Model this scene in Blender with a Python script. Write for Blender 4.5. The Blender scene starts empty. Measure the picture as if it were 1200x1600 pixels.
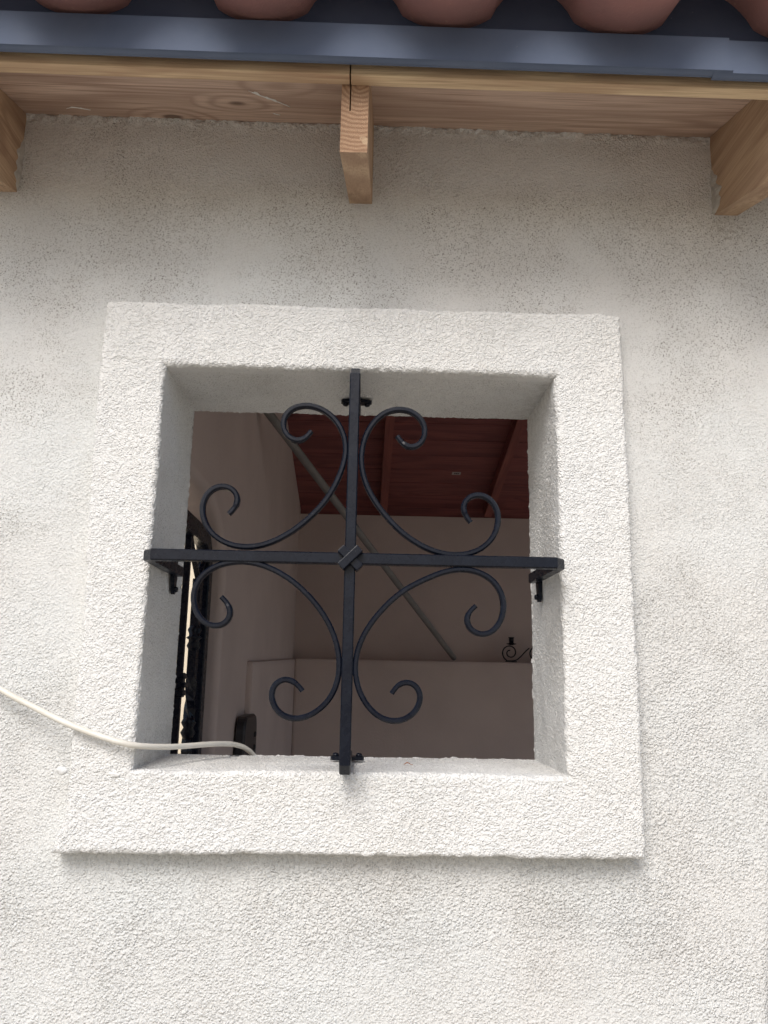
import bpy, bmesh, math, random
import numpy as np
from mathutils import Vector, Matrix

rnd = random.Random(7)
scene = bpy.context.scene
col = scene.collection
rad = math.radians

# ------------------------------------------------------------------ camera
CAM = np.array([0.0, -1.190, 1.65])
pitch, yaw, roll = rad(11.84667), rad(1.36655), rad(1.04484)
F_PX = 1217.79                      # focal length for a 1600 px tall picture
fwd = np.array([math.sin(yaw) * math.cos(pitch), math.cos(yaw) * math.cos(pitch), math.sin(pitch)])
r0 = np.array([math.cos(yaw), -math.sin(yaw), 0.0])
u0 = np.cross(r0, fwd)
rt = math.cos(roll) * r0 + math.sin(roll) * u0
up = -math.sin(roll) * r0 + math.cos(roll) * u0
cd = bpy.data.cameras.new('camera')
cam = bpy.data.objects.new('camera', cd)
col.objects.link(cam)
cam.matrix_world = Matrix(((rt[0], up[0], -fwd[0], CAM[0]), (rt[1], up[1], -fwd[1], CAM[1]),
                           (rt[2], up[2], -fwd[2], CAM[2]), (0, 0, 0, 1)))
cd.sensor_fit = 'VERTICAL'
cd.sensor_height = 36.0
cd.lens = F_PX / 1600 * 36.0
cd.clip_start = 0.05
cd.clip_end = 500
scene.camera = cam

# ------------------------------------------------------------------ light
SUN_EL, SUN_AZ = rad(44), rad(198)          # azimuth measured from +Y towards +X
world = bpy.data.worlds.new('World')
scene.world = world
world.use_nodes = True
wn = world.node_tree
for n in list(wn.nodes):
    wn.nodes.remove(n)
sky = wn.nodes.new('ShaderNodeTexSky')
sky.sky_type = 'NISHITA'
sky.sun_disc = False
sky.sun_elevation = SUN_EL
sky.sun_rotation = SUN_AZ
sky.air_density = 1.0
sky.dust_density = 3.5
sky.ozone_density = 1.0
bg = wn.nodes.new('ShaderNodeBackground')
bg.inputs['Strength'].default_value = 0.10
wo = wn.nodes.new('ShaderNodeOutputWorld')
wn.links.new(sky.outputs[0], bg.inputs[0])
wn.links.new(bg.outputs[0], wo.inputs[0])
sl = bpy.data.lights.new('sun', 'SUN')
sl.energy = 1.5
sl.angle = rad(30)
sl.color = (1.0, 0.99, 0.965)
so = bpy.data.objects.new('sun', sl)
col.objects.link(so)
sd = Vector((math.sin(SUN_AZ) * math.cos(SUN_EL), math.cos(SUN_AZ) * math.cos(SUN_EL), math.sin(SUN_EL)))
so.rotation_euler = sd.to_track_quat('Z', 'Y').to_euler()
so.location = sd * 8
vs = scene.view_settings
vs.view_transform = 'Standard'
vs.look = 'None'
vs.exposure = 0.53
vs.gamma = 1.0
scene.cycles.max_bounces = 10
scene.cycles.diffuse_bounces = 8

# ------------------------------------------------------------------ helpers
def tag(o, label=None, cat=None, group=None, kind=None):
    if label: o['label'] = label
    if cat: o['category'] = cat
    if group: o['group'] = group
    if kind: o['kind'] = kind
    return o

def empty(name, loc=(0, 0, 0), label=None, cat=None, group=None):
    o = bpy.data.objects.new(name, None)
    o.empty_display_size = 0.1
    col.objects.link(o)
    o.location = loc
    return tag(o, label, cat, group)

def link(name, me, parent=None, mat=None, loc=None):
    o = bpy.data.objects.new(name, me)
    col.objects.link(o)
    if mat is not None and not me.materials:
        for m in (mat if isinstance(mat, (list, tuple)) else [mat]):
            me.materials.append(m)
    if parent is not None:
        o.parent = parent
        pl = parent.location
        p = parent.parent
        base = Vector(pl)
        while p is not None:
            base += p.location
            p = p.parent
        # meshes are written in world coordinates unless loc is given
        o.location = (Vector(loc) if loc is not None else Vector((0, 0, 0))) - base
    elif loc is not None:
        o.location = loc
    return o

class MB:
    def __init__(s):
        s.v = []; s.f = []; s.m = []; s.smooth = []
    def add(s, vs_, fs, mi=0, smooth=False):
        b = len(s.v)
        s.v.extend([tuple(map(float, p)) for p in vs_])
        for f in fs:
            s.f.append([b + i for i in f]); s.m.append(mi); s.smooth.append(smooth)
    def box(s, c, size, rot=None, bev=0.0, mi=0, taper=1.0):
        hx, hy, hz = [a / 2 for a in size]
        b = min(bev, hx * .9, hy * .9, hz * .9)
        bm = bmesh.new()
        bmesh.ops.create_cube(bm, size=1.0)
        for v in bm.verts:
            v.co = Vector((v.co.x * size[0], v.co.y * size[1], v.co.z * size[2]))
        if b > 0:
            bmesh.ops.bevel(bm, geom=list(bm.edges), offset=b, segments=2, profile=0.6, affect='EDGES')
        M = rot.to_4x4() if rot is not None else Matrix.Identity(4)
        M = Matrix.Translation(Vector(c)) @ M
        bm.verts.index_update()
        s.add([M @ v.co for v in bm.verts], [[v.index for v in f.verts] for f in bm.faces], mi)
        bm.free()
    def sweep(s, path, prof, ref=(0, 1, 0), cap=True, smooth=False, mi=0, scale=None, twist=None):
        P = [Vector(p) for p in path]
        n = len(P); k = len(prof)
        vs_ = []
        refv = Vector(ref)
        for i in range(n):
            a = (P[i] - P[i - 1]).normalized() if i > 0 else None
            b = (P[i + 1] - P[i]).normalized() if i < n - 1 else None
            t = ((a or b) + (b or a)).normalized()
            mit = 1.0
            if a is not None and b is not None:
                mit = 1 / max(.5, math.cos(a.angle(b) / 2))
            N = refv - t * refv.dot(t)
            if N.length < 1e-4:
                N = Vector((0, 0, 1)) - t * t.z
            N.normalize()
            S_ = t.cross(N)
            sc = scale[i] if scale else 1.0
            tw = twist[i] if twist else 0.0
            ct, st = math.cos(tw), math.sin(tw)
            for (px, py) in prof:
                qx, qy = px * ct - py * st, px * st + py * ct
                vs_.append(P[i] + S_ * qx * sc * mit + N * qy * sc)
        fs = []
        for i in range(n - 1):
            for j in range(k):
                a_ = i * k + j; b_ = i * k + (j + 1) % k
                fs.append([a_, b_, b_ + k, a_ + k])
        s.add(vs_, fs, mi, smooth)
        if cap:
            s.add(vs_[:k], [list(range(k))[::-1]], mi)
            s.add(vs_[-k:], [list(range(k))], mi)
    def lathe(s, c, prof, axis=(0, 0, 1), seg=14, mi=0):
        q = Vector(axis).to_track_quat('Z', 'Y').to_matrix()
        vs_ = []
        for (r_, h) in prof:
            for j in range(seg):
                a = 2 * math.pi * j / seg
                vs_.append(Vector(c) + q @ Vector((r_ * math.cos(a), r_ * math.sin(a), h)))
        fs = []
        for i in range(len(prof) - 1):
            for j in range(seg):
                a = i * seg + j; b = i * seg + (j + 1) % seg
                fs.append([a, b, b + seg, a + seg])
        s.add(vs_, fs, mi, True)
        s.add(vs_[:seg], [list(range(seg))[::-1]], mi)
        s.add(vs_[-seg:], [list(range(seg))], mi)
    def mesh(s, name):
        me = bpy.data.meshes.new(name)
        me.from_pydata(s.v, [], s.f)
        me.polygons.foreach_set('material_index', s.m)
        me.polygons.foreach_set('use_smooth', s.smooth)
        bm = bmesh.new(); bm.from_mesh(me)
        bmesh.ops.remove_doubles(bm, verts=bm.verts, dist=1e-6)
        bmesh.ops.recalc_face_normals(bm, faces=bm.faces)
        bm.to_mesh(me); bm.free()
        me.update()
        return me
    def build(s, name, mat, parent=None, loc=None):
        return link(name, s.mesh(name), parent, mat, loc)

def rrect(w, h, b):
    """rectangle profile with chamfered corners"""
    a, c = w / 2, h / 2
    return [(a - b, -c), (a, -c + b), (a, c - b), (a - b, c), (-a + b, c), (-a, c - b), (-a, -c + b), (-a + b, -c)]

def circ(r_, n=10):
    return [(r_ * math.cos(2 * math.pi * i / n), r_ * math.sin(2 * math.pi * i / n)) for i in range(n)]

def spline(P, n):
    """Catmull-Rom through the points, resampled evenly"""
    P = np.array(P, float)
    Q = np.vstack([2 * P[0] - P[1], P, 2 * P[-1] - P[-2]])
    out = []
    for i in range(1, len(Q) - 2):
        for t in np.linspace(0, 1, 16, endpoint=False):
            a, b, c, d = Q[i - 1], Q[i], Q[i + 1], Q[i + 2]
            out.append(.5 * (2 * b + (c - a) * t + (2 * a - 5 * b + 4 * c - d) * t * t + (3 * b - a - 3 * c + d) * t ** 3))
    out.append(P[-1])
    out = np.array(out)
    d = np.r_[0, np.cumsum(np.linalg.norm(np.diff(out, axis=0), axis=1))]
    t = np.linspace(0, d[-1], n)
    return np.stack([np.interp(t, d, out[:, k]) for k in range(out.shape[1])], 1)

_rs = np.random.RandomState(11)
_perm = _rs.permutation(4096)
_g = _rs.normal(size=(4096, 3)); _g /= np.linalg.norm(_g, axis=1)[:, None]
def noise(p):
    """3-D gradient noise, about -1..1, for an (n,3) array"""
    i = np.floor(p).astype(np.int64); f = p - i
    w = f * f * f * (f * (f * 6 - 15) + 10)
    r_ = np.zeros(len(p))
    for dx in (0, 1):
        for dy in (0, 1):
            for dz in (0, 1):
                h = _perm[(i[:, 2] + dz) & 4095]
                h = _perm[(h + i[:, 1] + dy) & 4095]
                h = _perm[(h + i[:, 0] + dx) & 4095]
                g = _g[h]
                dot = g[:, 0] * (f[:, 0] - dx) + g[:, 1] * (f[:, 1] - dy) + g[:, 2] * (f[:, 2] - dz)
                wt = (w[:, 0] if dx else 1 - w[:, 0]) * (w[:, 1] if dy else 1 - w[:, 1]) * (w[:, 2] if dz else 1 - w[:, 2])
                r_ += dot * wt
    return r_ * 1.7
def sstep(a, b, x):
    t = np.clip((x - a) / (b - a), 0, 1)
    return t * t * (3 - 2 * t)

def grid_mesh(name, V, nu, nv, wrap=False, keep=None, attr=None, smooth=True):
    """V: (nu*nv,3) points, index u*nv+v"""
    u = np.arange(nu if wrap else nu - 1); v = np.arange(nv - 1)
    U, W = np.meshgrid(u, v, indexing='ij')
    U2 = (U + 1) % nu
    F = np.stack([U * nv + W, U2 * nv + W, U2 * nv + W + 1, U * nv + W + 1], -1).reshape(-1, 4)
    if keep is not None:
        F = F[keep(V[F].mean(1))]
    used = np.unique(F)
    mp = -np.ones(len(V), int); mp[used] = np.arange(len(used))
    F = mp[F]; Vv = V[used]
    me = bpy.data.meshes.new(name)
    me.vertices.add(len(Vv)); me.vertices.foreach_set('co', Vv.astype(np.float32).ravel())
    me.loops.add(F.size); me.loops.foreach_set('vertex_index', F.astype(np.int32).ravel())
    me.polygons.add(len(F))
    me.polygons.foreach_set('loop_start', np.arange(0, F.size, 4, dtype=np.int32))
    me.polygons.foreach_set('use_smooth', np.full(len(F), smooth))
    me.update(calc_edges=True)
    me.validate()
    if attr:
        for k, a in attr.items():
            at = me.attributes.new(k, 'FLOAT', 'POINT')
            at.data.foreach_set('value', a[used].astype(np.float32))
    return me

# ------------------------------------------------------------------ materials
def new_mat(name, rough=.9, spec=.3):
    m = bpy.data.materials.new(name); m.use_nodes = True
    nt = m.node_tree
    b = nt.nodes['Principled BSDF']
    b.inputs['Roughness'].default_value = rough
    b.inputs['Specular IOR Level'].default_value = spec
    return m, nt, b
def node(nt, t, **kw):
    n = nt.nodes.new(t)
    for k, v in kw.items():
        if k in n.inputs.keys(): n.inputs[k].default_value = v
        else: setattr(n, k, v)
    return n
def coords(nt, scale=(1, 1, 1), rot=(0, 0, 0)):
    t = nt.nodes.new('ShaderNodeTexCoord'); mp = nt.nodes.new('ShaderNodeMapping')
    mp.inputs['Scale'].default_value = scale
    mp.inputs['Rotation'].default_value = rot
    nt.links.new(t.outputs['Object'], mp.inputs[0])
    return mp.outputs[0]
def ramp(nt, src, stops):
    r_ = nt.nodes.new('ShaderNodeValToRGB')
    e = r_.color_ramp.elements
    while len(e) < len(stops): e.new(0.5)
    for el, (p, c) in zip(e, stops):
        el.position = p
        el.color = (c, c, c, 1) if isinstance(c, (int, float)) else (*c, 1)
    nt.links.new(src, r_.inputs[0])
    return r_.outputs[0]
def nz(nt, vec, scale, detail=4, rough=.55, dist=0.0):
    n = node(nt, 'ShaderNodeTexNoise', Scale=scale, Detail=detail, Roughness=rough, Distortion=dist)
    nt.links.new(vec, n.inputs['Vector'])
    return n.outputs['Fac']
def mix(nt, fac, a, b, mode='MIX'):
    n = nt.nodes.new('ShaderNodeMix'); n.data_type = 'RGBA'; n.blend_type = mode
    for sock, val in ((n.inputs[0], fac), (n.inputs[6], a), (n.inputs[7], b)):
        if isinstance(val, bpy.types.NodeSocket): nt.links.new(val, sock)
        elif isinstance(val, (int, float)): sock.default_value = val
        else: sock.default_value = (*val, 1)
    return n.outputs[2]
def math_(nt, op, a, b=None):
    n = nt.nodes.new('ShaderNodeMath'); n.operation = op
    for sock, val in ((n.inputs[0], a), (n.inputs[1], b)):
        if val is None: continue
        if isinstance(val, bpy.types.NodeSocket): nt.links.new(val, sock)
        else: sock.default_value = val
    return n.outputs[0]
def bump(nt, b, h, strength, dist):
    n = node(nt, 'ShaderNodeBump', Strength=strength, Distance=dist)
    nt.links.new(h, n.inputs['Height'])
    nt.links.new(n.outputs[0], b.inputs['Normal'])
    return n

def stucco_mat(name, base, warm, grain=265.0, bdist=.0014, dirt_shade=.85):
    m, nt, b = new_mat(name, .93, .2)
    v = coords(nt, rot=(.5, .4, .65))
    c = mix(nt, ramp(nt, nz(nt, v, 3.2, 3), [(.35, 0.0), (.65, 1.0)]), base, warm)
    # weathering: dark grit in patches and rusty flecks; pits also darkened to paint their self-shadow
    at = node(nt, 'ShaderNodeAttribute', attribute_name='pit')
    gr = node(nt, 'ShaderNodeAttribute', attribute_name='grit')
    c = mix(nt, math_(nt, 'MULTIPLY', at.outputs['Fac'], dirt_shade * .75), c, (.26, .235, .20))
    s1 = nz(nt, v, 430, 2, .6)
    sp = ramp(nt, s1, [(.555, 0.0), (.66, 1.0)])
    s2 = ramp(nt, nz(nt, v, 170, 4, .7), [(.60, 0.0), (.74, 1.0)])
    sp = math_(nt, 'MAXIMUM', sp, math_(nt, 'MULTIPLY', s2, .8))
    c = mix(nt, math_(nt, 'MULTIPLY', math_(nt, 'MULTIPLY', sp, gr.outputs['Fac']), dirt_shade), c, (.17, .155, .135))
    fl = ramp(nt, nz(nt, v, 240, 2), [(.72, 0.0), (.78, 1.0)])
    pm = ramp(nt, nz(nt, v, 7, 2), [(.5, 0.0), (.66, 1.0)])
    c = mix(nt, math_(nt, 'MULTIPLY', math_(nt, 'MULTIPLY', fl, pm), .5), c, (.30, .22, .15))
    gz = ramp(nt, nz(nt, v, 5.5, 6, .68), [(.42, 0.0), (.72, 1.0)])
    c = mix(nt, math_(nt, 'MULTIPLY', math_(nt, 'MULTIPLY', gz, gr.outputs['Fac']), .26), c, (.36, .34, .31))
    st = ramp(nt, nz(nt, v, 11, 5, .7), [(.62, 0.0), (.78, 1.0)])
    c = mix(nt, math_(nt, 'MULTIPLY', st, .18), c, (.45, .36, .26))
    nt.links.new(c, b.inputs['Base Color'])
    lu = node(nt, 'ShaderNodeAttribute', attribute_name='lump')
    wv = node(nt, 'ShaderNodeTexNoise', Scale=170.0, Detail=2.0)
    nt.links.new(v, wv.inputs['Vector'])
    ma = nt.nodes.new('ShaderNodeVectorMath'); ma.operation = 'MULTIPLY_ADD'
    nt.links.new(wv.outputs['Color'], ma.inputs[0]); ma.inputs[1].default_value = (.004, .004, .004)
    nt.links.new(v, ma.inputs[2])
    vo = node(nt, 'ShaderNodeTexVoronoi', Scale=grain, Randomness=1.0)
    nt.links.new(ma.outputs[0], vo.inputs['Vector'])
    h = ramp(nt, vo.outputs['Distance'], [(.10, 1.0), (.62, .0)])
    h = math_(nt, 'ADD', h, math_(nt, 'MULTIPLY', nz(nt, v, 120, 2, .5), 1.1))
    h = math_(nt, 'MULTIPLY', h, math_(nt, 'ADD', lu.outputs['Fac'], .18))
    h = math_(nt, 'ADD', h, math_(nt, 'MULTIPLY', nz(nt, v, 420, 3, .6), .75))
    h = math_(nt, 'SUBTRACT', h, math_(nt, 'MULTIPLY', sp, .25))
    bump(nt, b, h, 1.0, bdist)
    return m

def wood_mat(name, light, dark, axis='X', scale=1.0, rough=.75, rings=26.0, knots=True, kscale=5.0, contrast=1.0, seed=0.0, spec=.3):
    m, nt, b = new_mat(name, rough, spec)
    t = nt.nodes.new('ShaderNodeTexCoord')
    oi = nt.nodes.new('ShaderNodeObjectInfo')
    ad = nt.nodes.new('ShaderNodeVectorMath'); ad.operation = 'MULTIPLY_ADD'
    nt.links.new(oi.outputs['Random'], ad.inputs[0]); ad.inputs[1].default_value = (7.3, 3.1, 5.7)
    ad.inputs[2].default_value = (seed, seed, seed)
    add = nt.nodes.new('ShaderNodeVectorMath'); add.operation = 'ADD'
    nt.links.new(t.outputs['Object'], add.inputs[0]); nt.links.new(ad.outputs[0], add.inputs[1])
    def mp(s):
        k = nt.nodes.new('ShaderNodeMapping'); k.inputs['Scale'].default_value = s
        nt.links.new(add.outputs[0], k.inputs[0]); return k.outputs[0]
    lo, hi = 1.1 * scale, 9.0 * scale
    big = {'X': (lo, hi, hi), 'Y': (hi, lo, hi), 'Z': (hi, hi, lo)}[axis]
    fine = {'X': (9, 420, 420), 'Y': (420, 9, 420), 'Z': (420, 420, 9)}[axis]
    n1 = nz(nt, mp(big), 1.0, 2, .45, .4)
    kk = None
    if knots:
        ks = {'X': (kscale * .55, kscale, kscale), 'Y': (kscale, kscale * .55, kscale), 'Z': (kscale, kscale, kscale * .55)}[axis]
        vo = node(nt, 'ShaderNodeTexVoronoi', Scale=1.0, Randomness=1.0)
        nt.links.new(mp(ks), vo.inputs['Vector'])
        d = vo.outputs['Distance']
        kk = ramp(nt, d, [(.0, 1.0), (.055, .9), (.085, .0)])
        infl = ramp(nt, d, [(.0, 1.0), (.33, 0.0)])
        n1 = math_(nt, 'ADD', n1, math_(nt, 'MULTIPLY', infl, .35))
    w = math_(nt, 'SINE', math_(nt, 'MULTIPLY', n1, rings * 3.0))
    w = math_(nt, 'MULTIPLY_ADD', w, .5); w.node.inputs[2].default_value = .5
    w = math_(nt, 'POWER', w, 1.6)
    g = nz(nt, mp(fine), 1.0, 3, .6)
    lines = ramp(nt, nz(nt, mp(tuple(k * .3 for k in fine)), 1.0, 3, .6), [(.58, 0.0), (.66, .75)])
    blot = nz(nt, mp((5, 5, 5)), 1.0, 3)
    c = mix(nt, math_(nt, 'MULTIPLY', w, min(1.0, .62 * contrast)), light, dark)
    c = mix(nt, ramp(nt, g, [(.42, .0), (.68, min(1.0, .6 * contrast))]), c, dark)
    c = mix(nt, lines, c, dark)
    c = mix(nt, ramp(nt, nz(nt, mp((34, 60, 60)), 1.0, 4, .7), [(.70, 0.0), (.76, .35)]), c, (.55, .50, .44))
    c = mix(nt, ramp(nt, blot, [(.35, .0), (.7, .45)]), c, tuple(a * .72 for a in light))
    if kk is not None:
        c = mix(nt, math_(nt, 'MULTIPLY', kk, .8), c, tuple(a * .35 for a in dark))
    nt.links.new(c, b.inputs['Base Color'])
    bump(nt, b, g, .35, .0015)
    return m

M_WALL = stucco_mat('stucco_wall_paint', (.70, .716, .712), (.70, .697, .68))
M_TRIM = stucco_mat('stucco_trim_paint', (.775, .782, .778), (.77, .768, .75), grain=310, dirt_shade=.55, bdist=.0012)
M_DECK = wood_mat('weathered_soffit_board', (.70, .53, .43), (.32, .205, .155), 'X', 1.0, rings=15, kscale=7.5, contrast=1.0)
M_STRIP = wood_mat('pale_fascia_wood', (.80, .62, .40), (.38, .235, .15), 'X', 3.4, rings=5, knots=False, contrast=1.15, seed=3)
M_RAFT = wood_mat('rafter_wood', (.57, .41, .275), (.31, .195, .13), 'Y', 1.3, rings=11, kscale=5, contrast=1.1, seed=5)
M_RED = wood_mat('red_stained_wood', (.31, .108, .098), (.11, .038, .044), 'X', 1.0, rough=.55, rings=8, kscale=4.2, contrast=.9, seed=9)
M_REDY = wood_mat('red_stained_rafter', (.34, .115, .095), (.16, .055, .052), 'Y', 1.2, rough=.55, rings=6, knots=False, seed=2)

def endgrain():
    m, nt, b = new_mat('rafter_end_grain', .8, .2)
    t = nt.nodes.new('ShaderNodeTexCoord')
    sp = nt.nodes.new('ShaderNodeVectorMath'); sp.operation = 'SUBTRACT'
    nt.links.new(t.outputs['Object'], sp.inputs[0]); sp.inputs[1].default_value = (.008, -.2, 2.478)
    ml = nt.nodes.new('ShaderNodeVectorMath'); ml.operation = 'MULTIPLY'
    nt.links.new(sp.outputs[0], ml.inputs[0]); ml.inputs[1].default_value = (1, 0, 1)
    ln = nt.nodes.new('ShaderNodeVectorMath'); ln.operation = 'LENGTH'
    nt.links.new(ml.outputs[0], ln.inputs[0])
    v = t.outputs['Object']
    d = math_(nt, 'ADD', ln.outputs['Value'], math_(nt, 'MULTIPLY', nz(nt, v, 30, 3), .010))
    w = math_(nt, 'SINE', math_(nt, 'MULTIPLY', d, 900))
    w = math_(nt, 'MULTIPLY_ADD', w, .5); w.node.inputs[2].default_value = .5
    g = nz(nt, v, 600, 3)
    c = mix(nt, math_(nt, 'MULTIPLY', w, .75), (.43, .28, .18), (.22, .125, .075))
    c = mix(nt, ramp(nt, g, [(.45, 0.0), (.7, .6)]), c, (.24, .14, .09))
    c = mix(nt, ramp(nt, ln.outputs['Value'], [(.0, 1.0), (.0028, .9), (.0034, 0.0)]), c, (.10, .06, .035))
    bl = ramp(nt, nz(nt, v, 42, 3), [(.62, 0.0), (.68, .55)])
    c = mix(nt, bl, c, (.55, .42, .28))
    nt.links.new(c, b.inputs['Base Color'])
    bump(nt, b, g, .5, .002)
    return m
M_END = endgrain()

def iron_mat():
    m, nt, b = new_mat('black_painted_iron', .3, .24)
    v = coords(nt)
    c = mix(nt, ramp(nt, nz(nt, v, 60, 4), [(.45, 0.0), (.75, 1.0)]), (.004, .006, .013), (.007, .010, .019))
    c = mix(nt, ramp(nt, nz(nt, v, 480, 2), [(.72, 0.0), (.76, .5)]), c, (.12, .12, .12))
    nt.links.new(c, b.inputs['Base Color'])
    r_ = ramp(nt, nz(nt, v, 90, 4), [(.3, .22), (.8, .38)])
    nt.links.new(r_, b.inputs['Roughness'])
    bump(nt, b, nz(nt, v, 160, 3), .14, .001)
    return m
M_IRON = iron_mat()

def metal_mat(name, c0, c1):
    m, nt, b = new_mat(name, .6, .25)
    v = coords(nt)
    c = mix(nt, ramp(nt, nz(nt, v, 9, 4), [(.4, 0.0), (.7, 1.0)]), c0, c1)
    c = mix(nt, ramp(nt, nz(nt, v, 75, 3, .7), [(.72, 0.0), (.80, .5)]), c, (.30, .30, .32))
    nt.links.new(c, b.inputs['Base Color'])
    nt.links.new(ramp(nt, nz(nt, v, 30, 4), [(.3, .66), (.8, .8)]), b.inputs['Roughness'])
    bump(nt, b, nz(nt, coords(nt, (4, 30, 30)), 1.0, 2), .12, .004)
    return m
M_METAL = metal_mat('dark_bronze_flashing', (.105, .135, .205), (.125, .155, .225))
M_STOP = metal_mat('dark_eave_closure', (.045, .058, .10), (.06, .075, .12))

def tile_mat():
    m, nt, b = new_mat('clay_tile', .8, .25)
    v = coords(nt)
    c = mix(nt, ramp(nt, nz(nt, v, 14, 4), [(.35, 0.0), (.7, 1.0)]), (.36, .18, .165), (.30, .165, .155))
    c = mix(nt, ramp(nt, nz(nt, v, 90, 3), [(.62, 0.0), (.75, .6)]), c, (.42, .27, .21))
    nt.links.new(c, b.inputs['Base Color'])
    bump(nt, b, nz(nt, v, 180, 4), .4, .002)
    return m
M_TILE = tile_mat()

def plain(name, base, alt, scale=8, rough=.85, spec=.25, bscale=200, bs=.3, bd=.001):
    m, nt, b = new_mat(name, rough, spec)
    v = coords(nt)
    c = mix(nt, ramp(nt, nz(nt, v, scale, 4), [(.35, 0.0), (.68, 1.0)]), base, alt)
    nt.links.new(c, b.inputs['Base Color'])
    bump(nt, b, nz(nt, v, bscale, 4, .6), bs, bd)
    return m
M_ROOM = plain('taupe_plaster', (.58, .495, .465), (.52, .44, .415), 3, bscale=110, bs=.5, bd=.003)
M_NEIGH = plain('cream_plaster', (.74, .66, .52), (.68, .60, .47), 3, bscale=60, bs=.5, bd=.004)
M_GROUND = plain('pale_concrete', (.40, .36, .295), (.345, .31, .255), 2, bscale=90, bs=.4, bd=.004)
M_CABLE = plain('white_cable_sheath', (.74, .72, .66), (.66, .63, .56), 25, rough=.42, spec=.4, bscale=60, bs=.05)
M_POLE = plain('dull_galvanised_pole', (.22, .215, .21), (.17, .165, .16), 12, rough=.55, spec=.5, bscale=80, bs=.1)
M_DAUB = plain('white_filler', (.82, .82, .80), (.76, .75, .72), 60, rough=.6, bscale=300)
M_MORTAR = plain('grey_plaster_smear', (.52, .50, .46), (.42, .40, .37), 70, bscale=380, bs=.8, bd=.002)
M_LEAF = plain('dry_leaf', (.42, .17, .06), (.30, .12, .05), 300, bscale=600)
M_PAPER = plain('pale_stamp_paper', (.50, .44, .42), (.42, .36, .35), 90)
M_INK = plain('dark_ink', (.04, .035, .035), (.05, .045, .045), 90)
M_BLACK = plain('black_plastic', (.012, .012, .015), (.02, .02, .024), 40, rough=.4, spec=.5)

# ================================================================== ground
g = MB(); g.add([(-60, -60, 0), (60, -60, 0), (60, 60, 0), (-60, 60, 0)], [[0, 1, 2, 3]])
tag(g.build('ground', M_GROUND), kind='structure')

# ================================================================== outer wall
OX0, OX1, OZ0, OZ1 = -.3185, .2955, 1.515, 2.119          # window opening
TX0, TX1, TZ0, TZ1 = -.420, .404, 1.404, 2.2265           # outside of the raised surround
PROUD, YB = .035, .1815
RAD = .023

def x_edge(z):
    return .587 + .12 * np.maximum(0, z - 1.20)

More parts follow.
